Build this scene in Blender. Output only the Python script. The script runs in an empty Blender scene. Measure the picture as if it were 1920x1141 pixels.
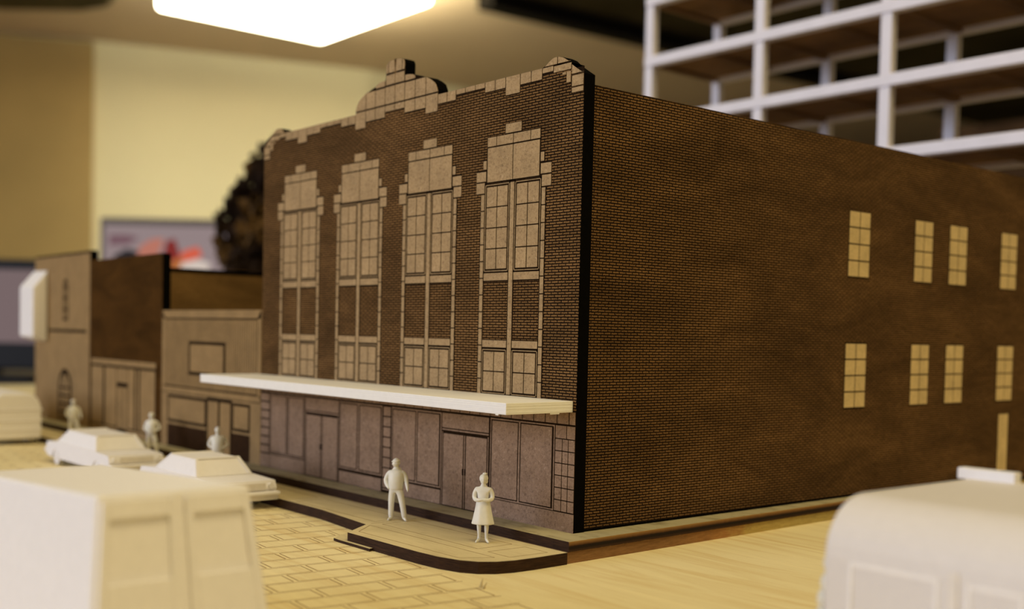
import bpy, bmesh, math, random
from mathutils import Vector, Matrix, Euler, noise
random.seed(7)
SC = bpy.context.scene
COL = SC.collection
# 1 Blender unit = 1 cm (the place is a tabletop scale model inside a room)
SC.unit_settings.system = 'METRIC'
SC.unit_settings.scale_length = 0.01
PI = math.pi

# ------------------------------------------------------------------ camera
CAMLOC = Vector((19.3729, -18.9244, 4.8069))
YAW, PITCH, ROLL, FPX = 0.8951457, -0.0381318, 0.0205527, 2110.655
PPX, PPY = 874.654, 701.826
fw = Vector((-math.sin(YAW)*math.cos(PITCH), math.cos(YAW)*math.cos(PITCH), math.sin(PITCH)))
rt = fw.cross(Vector((0, 0, 1))).normalized(); up = rt.cross(fw)
r2 = math.cos(ROLL)*rt + math.sin(ROLL)*up
u2 = -math.sin(ROLL)*rt + math.cos(ROLL)*up
cam = bpy.data.cameras.new('camera')
co = bpy.data.objects.new('camera', cam); COL.objects.link(co)
co.matrix_world = Matrix(((r2.x, u2.x, -fw.x, CAMLOC.x), (r2.y, u2.y, -fw.y, CAMLOC.y),
                          (r2.z, u2.z, -fw.z, CAMLOC.z), (0, 0, 0, 1)))
cam.sensor_fit = 'HORIZONTAL'; cam.sensor_width = 36
cam.lens = FPX/1920*36
cam.shift_x = (960-PPX)/1920; cam.shift_y = (PPY-570.5)/1920
cam.clip_start = 0.5; cam.clip_end = 3000
cam.dof.use_dof = True
cam.dof.focus_distance = 27.2
cam.dof.aperture_fstop = (cam.lens*1e-3)/0.31
SC.camera = co

# ------------------------------------------------------------------ world, light, exposure
w = bpy.data.worlds.new('room_light'); SC.world = w; w.use_nodes = True
bg = w.node_tree.nodes['Background']
bg.inputs[0].default_value = (1.0, 0.80, 0.50, 1); bg.inputs[1].default_value = 0.20

def area(name, loc, target, size, power, col):
    l = bpy.data.lights.new(name, 'AREA'); l.shape = 'RECTANGLE'
    l.size, l.size_y = size; l.energy = power; l.color = col
    o = bpy.data.objects.new(name, l); COL.objects.link(o); o.location = loc
    o.rotation_euler = (Vector(target)-Vector(loc)).to_track_quat('-Z', 'Y').to_euler()
    return o
# daylight from the window wall (towards -Y), and two ceiling lamps of the room
area('window_daylight', (-90, -260, 60), (0, 0, 0), (200, 110), 425000, (0.84, 0.91, 1.16))
area('ceiling_lamp_over_table', (60, -14, 150), (0, 0, 0), (120, 60), 158000, (1.0, 0.81, 0.44))
area('ceiling_lamp_beyond', (170, 70, 130), (0, 5, 0), (120, 60), 48000, (1.0, 0.76, 0.42))
SC.view_settings.view_transform = 'Standard'; SC.view_settings.look = 'None'
SC.view_settings.exposure = 0.0; SC.view_settings.gamma = 1.0
SC.view_settings.use_curve_mapping = False
SC.cycles.use_denoising = True
SC.cycles.max_bounces = 6

# ------------------------------------------------------------------ node helpers
def srgb(r, g, b):
    f = lambda c: (c/255/12.92) if c/255 <= 0.04045 else ((c/255+0.055)/1.055)**2.4
    return (f(r), f(g), f(b), 1)
class NT:
    def __init__(s, name, rough=0.8, spec=0.2):
        s.m = bpy.data.materials.new(name); s.m.use_nodes = True
        s.t = s.m.node_tree; s.bs = s.t.nodes['Principled BSDF']
        s.bs.inputs['Roughness'].default_value = rough
        s.bs.inputs['Specular IOR Level'].default_value = spec
    def n(s, kind, **kw):
        x = s.t.nodes.new(kind)
        for k, v in kw.items(): setattr(x, k, v)
        return x
    def link(s, a, b): s.t.links.new(a, b)
    def val(s, inp, v):
        if hasattr(v, 'is_linked') or isinstance(v, bpy.types.NodeSocket): s.link(v, inp)
        else: inp.default_value = v
    def math(s, op, a, b=0.0, c=0.0):
        x = s.n('ShaderNodeMath', operation=op)
        s.val(x.inputs[0], a); s.val(x.inputs[1], b); s.val(x.inputs[2], c)
        return x.outputs[0]
    def mix(s, f, a, b, mode='MIX'):
        x = s.n('ShaderNodeMix', data_type='RGBA', blend_type=mode)
        s.val(x.inputs[0], f); s.val(x.inputs[6], a); s.val(x.inputs[7], b)
        return x.outputs[2]
    def pos(s):
        return s.n('ShaderNodeTexCoord').outputs['Object']
    def sep(s, v):
        x = s.n('ShaderNodeSeparateXYZ'); s.link(v, x.inputs[0]); return x.outputs
    def comb(s, a, b, c):
        x = s.n('ShaderNodeCombineXYZ')
        s.val(x.inputs[0], a); s.val(x.inputs[1], b); s.val(x.inputs[2], c); return x.outputs[0]
    def noise(s, v, scale, detail=3, rough=0.6, dist=0.0):
        x = s.n('ShaderNodeTexNoise'); s.link(v, x.inputs['Vector'])
        x.inputs['Scale'].default_value = scale; x.inputs['Detail'].default_value = detail
        x.inputs['Roughness'].default_value = rough; x.inputs['Distortion'].default_value = dist
        return x.outputs['Fac']
    def scl(s, v, sx, sy, sz):
        x = s.n('ShaderNodeMapping'); s.link(v, x.inputs[0]); x.inputs['Scale'].default_value = (sx, sy, sz)
        return x.outputs[0]
    def ramp(s, f, stops):
        x = s.n('ShaderNodeValToRGB'); s.link(f, x.inputs[0])
        e = x.color_ramp.elements
        while len(e) < len(stops): e.new(0.5)
        for i, (p, c) in enumerate(stops): e[i].position = p; e[i].color = c
        return x.outputs[0]
    def out(s, col, bump=None, strength=0.3, dist=0.02):
        s.val(s.bs.inputs['Base Color'], col)
        if bump is not None:
            b = s.n('ShaderNodeBump'); b.inputs['Strength'].default_value = strength
            b.inputs['Distance'].default_value = dist
            s.link(bump, b.inputs['Height']); s.link(b.outputs[0], s.bs.inputs['Normal'])
        return s.m

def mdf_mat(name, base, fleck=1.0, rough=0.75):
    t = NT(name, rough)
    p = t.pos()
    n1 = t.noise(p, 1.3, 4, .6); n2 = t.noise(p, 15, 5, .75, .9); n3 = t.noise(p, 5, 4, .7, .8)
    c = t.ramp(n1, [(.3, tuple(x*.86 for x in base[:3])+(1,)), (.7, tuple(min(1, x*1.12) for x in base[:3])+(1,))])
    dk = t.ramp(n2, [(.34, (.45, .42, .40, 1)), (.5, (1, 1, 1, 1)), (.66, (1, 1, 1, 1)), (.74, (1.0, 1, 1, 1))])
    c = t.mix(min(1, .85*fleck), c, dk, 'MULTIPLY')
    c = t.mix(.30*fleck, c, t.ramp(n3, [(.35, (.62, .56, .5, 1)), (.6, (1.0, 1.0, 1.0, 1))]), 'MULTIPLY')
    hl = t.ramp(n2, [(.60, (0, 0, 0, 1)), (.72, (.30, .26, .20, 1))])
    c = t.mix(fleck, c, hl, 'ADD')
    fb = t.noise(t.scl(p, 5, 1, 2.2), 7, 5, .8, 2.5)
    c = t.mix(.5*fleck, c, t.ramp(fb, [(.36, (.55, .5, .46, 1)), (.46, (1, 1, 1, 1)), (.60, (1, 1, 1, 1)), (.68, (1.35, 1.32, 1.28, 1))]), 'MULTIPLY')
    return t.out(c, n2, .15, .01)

def brick_mat(name, horiz, bcol, mcol, bw=0.245, rh=0.0685, mortar=0.50):
    """laser engraved brickwork: horiz = axis running along the courses (0 x, 1 y)"""
    t = NT(name, .9, .03)
    p = t.pos(); sx = t.sep(p)
    wob = t.noise(p, 14, 3, .7)
    wv = t.math('MULTIPLY', t.math('SUBTRACT', wob, .5), .030)
    u = t.math('ADD', sx[horiz], wv); z = t.math('ADD', sx[2], wv)
    rowf = t.math('DIVIDE', z, rh)
    row = t.math('FLOOR', rowf)
    fz = t.math('FRACT', rowf)
    off = t.math('MULTIPLY', t.math('MODULO', t.math('ABSOLUTE', row), 2.0), .5)
    uf = t.math('ADD', t.math('DIVIDE', u, bw), off)
    fu = t.math('FRACT', t.math('ADD', uf, 400.0))
    dz = t.math('MULTIPLY', t.math('MINIMUM', fz, t.math('SUBTRACT', 1.0, fz)), rh)
    du = t.math('MULTIPLY', t.math('MINIMUM', fu, t.math('SUBTRACT', 1.0, fu)), bw)
    d = t.math('MINIMUM', dz, du)
    hm = rh*mortar/2
    n = t.noise(p, 38, 3, .7)
    thr = t.math('ADD', t.math('MULTIPLY', t.math('SUBTRACT', n, .5), .036), hm)
    a = t.n('ShaderNodeMapRange'); t.link(d, a.inputs[0])
    t.link(t.math('SUBTRACT', thr, .008), a.inputs[1]); t.link(t.math('ADD', thr, .007), a.inputs[2])
    f = a.outputs[0]
    big = t.noise(t.scl(p, 1, .5, 1.6) if horiz else t.scl(p, .6, 1, 1.6), .55, 5, .62, .6)
    bc = t.ramp(big, [(.32, tuple(x*.62 for x in bcol[:3])+(1,)), (.68, tuple(min(1, x*1.2) for x in bcol[:3])+(1,))])
    idn = t.n('ShaderNodeTexWhiteNoise', noise_dimensions='2D')
    t.link(t.comb(t.math('FLOOR', uf), row, 0), idn.inputs['Vector'])
    bc = t.mix(.35, bc, t.ramp(idn.outputs['Value'], [(0, (.6, .55, .5, 1)), (1, (1.15, 1.1, 1.05, 1))]), 'MULTIPLY')
    mc = t.ramp(big, [(.3, mcol), (.7, tuple(x*1.5 for x in mcol[:3])+(1,))])
    c = t.mix(f, mc, bc)
    return t.out(c, f, .25, .01)

def plain_mat(name, col, rough=.6, spec=.3, var=.06, scale=3, bump=0.0, sss=0.0):
    t = NT(name, rough, spec)
    n = t.noise(t.pos(), scale, 4, .6)
    c = t.ramp(n, [(.3, tuple(x*(1-var) for x in col[:3])+(1,)), (.7, tuple(min(1, x*(1+var)) for x in col[:3])+(1,))])
    if sss:
        t.bs.inputs['Subsurface Weight'].default_value = sss
        t.bs.inputs['Subsurface Radius'].default_value = (.12, .1, .07)
    return t.out(c, n if bump else None, bump, .02)

def printed_mat(name, col, layer=0.03):
    """matt white 3D-print with fine layer lines"""
    t = NT(name, .55, .35)
    p = t.pos(); z = t.sep(p)[2]
    l = t.math('SINE', t.math('MULTIPLY', z, 2*PI/layer))
    n = t.noise(p, 5, 3, .6)
    c = t.ramp(n, [(.3, tuple(x*.96 for x in col[:3])+(1,)), (.7, col)])
    return t.out(c, l, .12, .01)

M = {}
M['mdf'] = mdf_mat('light_engraved_mdf', (.42, .285, .135, 1))
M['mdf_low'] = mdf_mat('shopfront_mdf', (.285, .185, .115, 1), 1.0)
M['mdf_far'] = mdf_mat('neighbour_mdf', (.30, .19, .075, 1), .5)
M['mdf_side_lit'] = mdf_mat('side_mdf_lit', (.60, .46, .24, 1), .5)  # same MDF as the front, lightened: stronger side light put into the colour
M['burnt'] = plain_mat('burnt_line', (.017, .009, .004, 1), .9, .03, .3, 12)
M['char'] = plain_mat('charred_edge', (.0022, .0018, .0012, 1), .8, .03, .3, 8)
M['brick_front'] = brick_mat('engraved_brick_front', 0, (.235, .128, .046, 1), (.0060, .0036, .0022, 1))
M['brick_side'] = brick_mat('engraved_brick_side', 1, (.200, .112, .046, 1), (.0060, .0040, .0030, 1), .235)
M['brick_far'] = brick_mat('engraved_brick_neighbour', 0, (.135, .062, .013, 1), (.010, .0045, .0015, 1))
M['brick_far_side'] = brick_mat('engraved_brick_neighbour_side', 1, (.27, .16, .055, 1), (.09, .05, .018, 1))
M['brick_dark'] = brick_mat('engraved_brick_dark_base', 0, (.06, .03, .012, 1), (.014, .007, .004, 1))
M['roof'] = plain_mat('roof_board', (.12, .075, .04, 1), .8)
M['white'] = printed_mat('white_print', (.86, .83, .80, 1))
M['white_canopy'] = printed_mat('canopy_print', (.88, .86, .80, 1), .05)
M['resin'] = plain_mat('cream_resin', (.78, .76, .66, 1), .45, .35, .04, 6, 0, .35)
M['white_shaded'] = printed_mat('shaded_white_print', (.72, .68, .64, 1))  # darker copy of the white print for the truck, shading painted in
M['glassprint'] = plain_mat('dull_print_recess', (.74, .69, .62, 1), .6, .3)

def ply_mat():
    t = NT('plywood_layered_edge', .75, .2)
    p = t.pos(); z = t.sep(p)[2]
    n = t.noise(p, 4, 5, .7, .5)
    f = t.math('ADD', t.math('MULTIPLY', z, 1/.24), t.math('MULTIPLY', t.math('SUBTRACT', n, .5), .14))
    f = t.math('FRACT', t.math('ADD', f, 10.0))
    c = t.ramp(f, [(.0, (.05, .022, .008, 1)), (.12, (.04, .018, .008, 1)), (.3, (.012, .006, .003, 1)),
                   (.52, (.014, .007, .004, 1)), (.66, (.12, .055, .017, 1)), (.92, (.26, .14, .045, 1)), (1, (.42, .26, .09, 1))])
    return t.out(c, n, .3, .02)
M['ply_edge'] = ply_mat()
def ply_front():
    t = NT('burnt_plywood_edge', .8, .15)
    n = t.noise(t.scl(t.pos(), .6, .6, 9), 5, 5, .7)
    return t.out(t.ramp(n, [(.3, (.014, .007, .004, 1)), (.62, (.05, .024, .011, 1)), (.8, (.12, .06, .025, 1))]), n, .4, .02)
M['ply_burnt'] = ply_front()
def wood_mat(name, base, dark, sx=.12, sy=2.2, pavers=False, amb=1.0):
    t = NT(name, .62, .22)
    p = t.pos()
    g = t.noise(t.scl(p, sx, sy, 1), 1.6, 6, .6, 1.2)
    fine = t.noise(t.scl(p, sx*3, sy*6, 1), 6, 4, .7)
    c = t.ramp(g, [(.3, dark), (.5, base), (.75, tuple(min(1, x*1.08) for x in base[:3])+(1,))])
    c = t.mix(.35, c, t.ramp(fine, [(.25, (.80, .72, .6, 1)), (.5, (1, 1, 1, 1))]), 'MULTIPLY')
    spk = t.noise(p, 22, 2, .6)
    c = t.mix(.5, c, t.ramp(spk, [(.24, (.55, .42, .3, 1)), (.30, (1, 1, 1, 1))]), 'MULTIPLY')
    if pavers:
        a = math.radians(-6.5)
        s = t.sep(p)
        X = t.math('ADD', t.math('MULTIPLY', s[0], math.cos(a)), t.math('MULTIPLY', s[1], math.sin(a)))
        Y = t.math('SUBTRACT', t.math('MULTIPLY', s[1], math.cos(a)), t.math('MULTIPLY', s[0], math.sin(a)))
        PX, PY = .745, 1.55
        xf = t.math('DIVIDE', t.math('ADD', X, 200.0), PX)
        row = t.math('FLOOR', xf); fx = t.math('FRACT', xf)
        yf = t.math('ADD', t.math('DIVIDE', t.math('ADD', Y, 200.0), PY), t.math('MULTIPLY', t.math('MODULO', row, 2.0), .5))
        fy = t.math('FRACT', yf)
        dx = t.math('MULTIPLY', t.math('MINIMUM', fx, t.math('SUBTRACT', 1.0, fx)), PX)
        dy = t.math('MULTIPLY', t.math('MINIMUM', fy, t.math('SUBTRACT', 1.0, fy)), PY)
        l1 = t.math('LESS_THAN', t.math('ABSOLUTE', t.math('SUBTRACT', dx, .045)), .014)
        l2 = t.math('LESS_THAN', t.math('ABSOLUTE', t.math('SUBTRACT', dy, .06)), .015)
        l1 = t.math('MULTIPLY', l1, t.math('GREATER_THAN', dy, .06))
        l2 = t.math('MULTIPLY', l2, t.math('GREATER_THAN', dx, .045))
        ln = t.math('MAXIMUM', l1, l2)
        # the paved street runs along the kerb and stops at the side street; edge is toothed by the bricks
        inside = t.math('MULTIPLY', t.math('LESS_THAN', Y, -3.88), t.math('LESS_THAN', t.math('ADD', X, t.math('MULTIPLY', t.math('ABSOLUTE', t.math('SUBTRACT', t.math('FRACT', t.math('MULTIPLY', Y, .65)), .5)), 1.0)), 9.4))
        left = t.math('MULTIPLY', t.math('LESS_THAN', Y, -2.2), t.math('LESS_THAN', X, -4.2))
        inside = t.math('MAXIMUM', inside, left)
        ln = t.math('MULTIPLY', ln, inside)
        br = t.noise(p, 3, 3, .6)
        lnf = t.math('MULTIPLY', ln, t.math('ADD', t.math('MULTIPLY', br, .9), .55))
        c = t.mix(t.math('MINIMUM', lnf, 1.0), c, (.24, .13, .04, 1))
    return t.out(c, fine, .1, .01)
M['ground'] = wood_mat('pale_plywood_street', (.84, .73, .42, 1), (.74, .58, .28, 1), .10, 1.1, True)
M['slab'] = wood_mat('pale_plywood_sidewalk', (.66, .56, .32, 1), (.56, .47, .26, 1), .3, 1.0)
M['ledge'] = wood_mat('smoke_stained_board', (.42, .37, .22, 1), (.26, .22, .12, 1), .6, 1.2)
def stained():
    t = NT('raw_wood_strip_stained', .75, .1)
    p = t.pos(); n = t.noise(p, 2.2, 5, .7)
    f = t.math('ADD', t.math('DIVIDE', t.sep(p)[1], 12.0), t.math('MULTIPLY', t.math('SUBTRACT', n, .5), .25))
    c = t.ramp(f, [(.25, (.27, .145, .06, 1)), (.42, (.40, .20, .07, 1)), (.52, (.50, .37, .12, 1)), (.8, (.46, .36, .13, 1))])
    n2 = t.noise(t.scl(p, 1, .4, 4), 6, 4, .7)
    return t.out(t.mix(.6, c, t.ramp(n2, [(.3, (.45, .4, .35, 1)), (.6, (1, 1, 1, 1))]), 'MULTIPLY'), n, .2, .02)
M['strip'] = stained()
M['pale_edge'] = plain_mat('raw_wood_strip', (.34, .19, .08, 1), .7, .2, .35, 2)
M['engrave'] = plain_mat('engraved_line', (.20, .11, .04, 1), .8, .1)

# ------------------------------------------------------------------ mesh helpers
class MB:
    def __init__(s): s.v = []; s.f = []; s.mi = []
    def add(s, vs, fs, mi=0):
        b = len(s.v); s.v += [tuple(v) for v in vs]
        for f in fs: s.f.append(tuple(b+i for i in f)); s.mi.append(mi)
    def box(s, x0, x1, y0, y1, z0, z1, mi=0):
        vs = [(x, y, z) for z in (z0, z1) for y in (y0, y1) for x in (x0, x1)]
        s.add(vs, [(0, 2, 3, 1), (4, 5, 7, 6), (0, 1, 5, 4), (2, 6, 7, 3), (0, 4, 6, 2), (1, 3, 7, 5)], mi)
    def hexa(s, p, mi=0):
        """eight corners: bottom ring 0-3, top ring 4-7"""
        s.add(p, [(3, 2, 1, 0), (4, 5, 6, 7), (0, 1, 5, 4), (1, 2, 6, 5), (2, 3, 7, 6), (3, 0, 4, 7)], mi)
    def prism(s, pts, axis, a, b, mi=0, mi_side=None):
        """polygon pts in the two other axes, extruded along axis from a to b"""
        def P(p, t):
            return {0: (t, p[0], p[1]), 1: (p[0], t, p[1]), 2: (p[0], p[1], t)}[axis]
        n = len(pts); vs = [P(p, a) for p in pts]+[P(p, b) for p in pts]
        base = len(s.v); s.v += vs
        s.f.append(tuple(base+i for i in range(n))); s.mi.append(mi)
        s.f.append(tuple(base+n+i for i in reversed(range(n)))); s.mi.append(mi if mi_side is None else mi_side)
        for i in range(n):
            j = (i+1) % n
            s.f.append((base+i, base+n+i, base+n+j, base+j)); s.mi.append(mi if mi_side is None else mi_side)
    def cyl(s, c, r, axis, a, b, n=16, mi=0, r1=None):
        r1 = r if r1 is None else r1
        rings = []
        for t, rr in ((a, r), (b, r1)):
            for i in range(n):
                q = 2*PI*i/n; d = (rr*math.cos(q), rr*math.sin(q))
                rings.append({0: (t, c[0]+d[0], c[1]+d[1]), 1: (c[0]+d[0], t, c[1]+d[1]), 2: (c[0]+d[0], c[1]+d[1], t)}[axis])
        fs = [tuple(range(n)), tuple(reversed(range(n, 2*n)))]
        fs += [(i, n+i, n+(i+1) % n, (i+1) % n) for i in range(n)]
        s.add(rings, fs, mi)
    def build(s, name, mats, parent=None, smooth=False, bevel=0, seg=2, loc=None):
        me = bpy.data.meshes.new(name); me.from_pydata(s.v, [], s.f)
        for m in (mats if isinstance(mats, (list, tuple)) else [mats]): me.materials.append(m)
        me.polygons.foreach_set('material_index', s.mi)
        bm = bmesh.new(); bm.from_mesh(me); bmesh.ops.recalc_face_normals(bm, faces=bm.faces); bm.to_mesh(me); bm.free()
        if smooth: me.polygons.foreach_set('use_smooth', [True]*len(me.polygons))
        me.update()
        o = bpy.data.objects.new(name, me); COL.objects.link(o)
        if parent: o.parent = parent
        if loc: o.location = loc
        if bevel:
            b = o.modifiers.new('bevel', 'BEVEL'); b.width = bevel; b.segments = seg; b.limit_method = 'ANGLE'; b.angle_limit = .5
        return o
def empty(name, loc, label, cat, group=None, rz=0):
    o = bpy.data.objects.new(name, None); COL.objects.link(o); o.location = loc
    o.rotation_euler = (0, 0, rz); o.empty_display_size = .5
    return tag(o, label, cat, group)
def tag(o, label, cat, group=None):
    o['label'] = label; o['category'] = cat
    if group: o['group'] = group
    return o
def struct(o): o['kind'] = 'structure'; return o

# ------------------------------------------------------------------ room
M['wall'] = plain_mat('cream_wall_paint', (.82, .78, .55, 1), .9, .1, .03, .01)
M['tan'] = plain_mat('tan_board', (.43, .32, .145, 1), .9, .1, .10, .012)
M['ceil'] = plain_mat('ceiling_paint', (.60, .48, .34, 1), .95, .05, .05, .01)
M['dark'] = plain_mat('dark_brown_wall', (.14, .085, .055, 1), .9, .05, .5, .02)
M['beam'] = plain_mat('black_beam', (.008, .006, .004, 1), .8, .1)
M['olive'] = plain_mat('dark_olive_soffit', (.06, .048, .022, 1), .9, .05, .4, .02)
M['floor'] = plain_mat('grey_floor', (.45, .40, .33, 1), .6, .2)
b = MB(); b.box(-700, 500, -400, 1000, -92, -90); struct(b.build('floor', M['floor']))
b = MB(); b.box(-760, -398, -100, 1000, 170, 175); struct(b.build('ceiling', M['ceil']))
b = MB(); b.box(-398, 300, 100, 1000, 164, 175); struct(b.build('trim_1', M['olive']))
b = MB(); b.prism([(-720, 40), (-638, 222), (-587, 382), (-575, 1000), (-600, 1000), (-610, 390), (-660, 226), (-740, 45)], 2, -90, 170)
struct(b.build('wall_left', M['wall']))
b = MB(); b.box(-577, 300, 980, 1000, -90, 164); b.box(-300, 300, 560, 980, -90, 118)
struct(b.build('wall_back', M['dark']))
b = MB(); b.prism([(-401, 320), (-389, 320), (-372, 620), (-385, 620)], 2, 157, 170); struct(b.build('trim_2', M['beam']))

b = MB(); b.prism([(-600, 100), (-593, 158), (-566, 190), (-550, 197), (-535, 196), (-520, 150)], 2, 166, 170); struct(b.build('trim_3', M['olive']))

def ray(px, py): return fw + r2*((px-PPX)/FPX) - u2*((py-PPY)/FPX)
b = MB(); b.box(480, 490, -400, 1000, -90, 170); struct(b.build('wall_right', M['wall']))
# tan partition standing in front of the cream wall
b = MB(); b.prism([(-704, 60), (-634, 222), (-638, 224), (-708, 62)], 2, -90, 168.5)
t = b.build('partition_board', M['tan']); tag(t, 'tall tan partition board standing beside the cream wall', 'partition')

# ceiling light fitting: diffuser gives off the light
M['lamp'] = NT('lamp_diffuser').m
bs = M['lamp'].node_tree.nodes['Principled BSDF']
bs.inputs['Emission Color'].default_value = (1.0, .93, .68, 1); bs.inputs['Emission Strength'].default_value = 17.0
M['lampframe'] = plain_mat('lamp_frame', (.75, .68, .45, 1), .6)
cl = empty('ceiling_light', (-435, 240, 170), 'large glowing square light fitting on the ceiling above the cream wall', 'ceiling light')
b = MB(); b.box(-47, 47, -45, 44, -20, -12); b.build('diffuser', M['lamp'], cl, bevel=2)
for hx in (-30, 30):
    b = MB(); b.cyl((hx, 0), 1.0, 2, -12, 0, 10); b.build('hanger', M['lampframe'], cl)

up_l = area('added_ceiling_glow', (-450, 300, 158), (-455, 350, 172), (90, 30), 60000, (1.0, .88, .55))  # unseen extra lamp added to brighten the ceiling beside the fitting

# table under the model and a desk beyond it
M['tabletop'] = plain_mat('dark_tabletop', (.05, .04, .03, 1), .5)
tb = empty('table', (-10, 5, -90), 'dark table carrying the whole scale model', 'table')
b = MB(); b.box(-60, 85, -38, 60, 86, 88.4); b.build('tabletop', M['tabletop'], tb, bevel=.2)
for sx in (-56, 81):
    for sy in (-34, 56):
        b = MB(); b.box(sx-2, sx+2, sy-2, sy+2, 0, 86); b.build('leg', M['tabletop'], tb)
dk = empty('desk', (-180, 30, -90), 'dark desk with monitors beyond the end of the street', 'desk')
b = MB(); b.box(-90, 108, -90, 70, 84, 87); b.build('desktop', M['tabletop'], dk)
for sx in (-86, 94):
    for sy in (-86, 66):
        b = MB(); b.box(sx-2, sx+2, sy-2, sy+2, 0, 84); b.build('leg', M['tabletop'], dk)

M['bezel'] = plain_mat('black_plastic', (.006, .006, .006, 1), .5, .3)
M['greybezel'] = plain_mat('grey_plastic', (.20, .17, .15, 1), .5, .3)
def emis(name, col, s=1.0):
    t = NT(name, .6, .1); t.bs.inputs['Base Color'].default_value = (.02, .02, .02, 1)
    t.bs.inputs['Emission Color'].default_value = col; t.bs.inputs['Emission Strength'].default_value = s
    return t.m
def face_cam(px, py, D):
    P = CAMLOC + ray(px, py)*D
    return P, math.atan2(r2.y, r2.x)
def monitor(px, D, z0, z1, wd, label, bez, smat, bot, rz=None):
    P, a = face_cam(px, 600, D)
    e = empty('monitor', (P.x, P.y, -3), label, 'monitor', None, a if rz is None else rz)
    b = MB(); b.box(-wd/2, wd/2, 0, 2.0, z0+3, z1+3); b.build('casing', bez, e, bevel=.3)
    b = MB(); b.box(-wd/2+.9, wd/2-.9, -.1, .1, z0+3+bot, z1+3-1.4); sc = b.build('screen', smat, e)
    b = MB(); b.box(-2, 2, 1, 3, .8, z0+4); b.build('stand', M['bezel'], e)
    b = MB(); b.box(-9, 9, -5, 7, 0, .8); b.build('foot', M['bezel'], e, bevel=.2)
    return e, sc
monitor(-40, 150, -1.5, 13.2, 25, 'black monitor with plain mauve screen beyond the tall pale building', M['bezel'], emis('mauve_screen', (.165, .115, .115, 1)), 3.6)
e2, sc2 = monitor(322, 205, -2.5, 24.2, 26.5, 'grey monitor showing a mauve picture with red shapes', M['greybezel'], emis('picture_screen', (.27, .205, .205, 1)), 1.2)
def blob(pts, mat, name, y):
    b = MB(); b.prism(pts, 1, y-.02, y); o = b.build(name, mat, sc2); return o
def ell(cx, cz, rx, rz, n=20): return [(cx+rx*math.cos(2*PI*i/n), cz+rz*math.sin(2*PI*i/n)) for i in range(n)]
# pixel (px,py) -> local x,z on the second screen
def onscr(px, py):
    P0, a = face_cam(322, 600, 205)
    nrm = Vector((-math.sin(a), math.cos(a), 0)); d = ray(px, py)
    t = (P0-CAMLOC).dot(nrm)/d.dot(nrm); Q = CAMLOC+d*t
    return ((Q-P0).dot(Vector((math.cos(a), math.sin(a), 0))), Q.z+3)
def poly(*pp): return [onscr(*p) for p in pp]
blob(poly((205, 500), (215, 478), (238, 466), (262, 472), (285, 500)), emis('dark_shape', (.012, .010, .012, 1)), 'picture_hill', -.14)
blob(poly((255, 500), (262, 462), (285, 448), (308, 446), (300, 470), (288, 500)), emis('coral_shape', (.45, .16, .11, 1)), 'picture_arch', -.16)
blob(poly((300, 510), (312, 452), (328, 447), (336, 470), (345, 510)), emis('crimson_shape', (.20, .015, .012, 1)), 'picture_tower', -.18)
blob(poly((330, 490), (345, 470), (372, 462), (380, 480), (350, 492)), emis('red_shape', (.62, .10, .05, 1)), 'picture_flame', -.20)
blob(poly((318, 515), (322, 488), (345, 484), (352, 515)), emis('orange_shape', (.42, .13, .03, 1)), 'picture_glow', -.22)
blob(poly((335, 515), (342, 492), (372, 486), (395, 494), (390, 515)), emis('pale_shape', (.62, .52, .45, 1)), 'picture_cloud', -.24)
blob(poly((205, 460), (205, 440), (240, 440), (262, 446), (240, 458)), emis('plum_shape', (.16, .08, .095, 1)), 'picture_haze', -.12)

# bushy brown plant on the desk
Pp, _ = face_cam(555, 420, 112)
pl = empty('dried_plant', (Pp.x, Pp.y, -3), 'bushy dark brown dried plant rising behind the theatre', 'plant')
b = MB(); b.cyl((0, 0), 3.2, 2, 0, 6, 24, 0, 4.2); b.build('pot', plain_mat('clay_pot', (.10, .05, .03, 1)), pl, True)
b = MB(); b.cyl((0, 0), .7, 2, 5, 16, 10); b.build('stem', plain_mat('stem_bark', (.05, .03, .02, 1)), pl, True)
M['leafd'] = plain_mat('dark_dry_leaf', (.020, .011, .006, 1), .8, .1, .5, .5)
M['leaft'] = plain_mat('tan_dry_leaf', (.11, .062, .022, 1), .8, .1, .4, .4)
b = MB()
rr = random.Random(3)
for k in range(3600):
    th = rr.uniform(0, 2*PI); ph = math.acos(rr.uniform(-1, 1)); R = rr.uniform(.35, 1.0)**.5
    nz = noise.noise(Vector((math.cos(th)*math.sin(ph), math.sin(th)*math.sin(ph), math.cos(ph)))*1.7)
    R *= (1+.14*nz)
    hz = math.cos(ph)*R
    c = Vector((math.cos(th)*math.sin(ph)*7.4*R*(1-.35*max(0, hz)), math.sin(th)*math.sin(ph)*7.4*R, 15.8+hz*10.6))
    # shoulder lower on the left of the crown
    q = Euler((rr.uniform(0, 6), rr.uniform(0, 6), rr.uniform(0, 6))).to_matrix()
    l, wd = rr.uniform(.6, 1.1), rr.uniform(.4, .7)
    vs = [c+q @ Vector(p) for p in ((-l, 0, 0), (0, -wd, .15), (l, 0, 0), (0, wd, .15))]
    b.add(vs, [(0, 1, 2, 3)], 1 if noise.noise(c*.16) > .16 else 0)
b.build('foliage', [M['leafd'], M['leaft']], pl)

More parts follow.
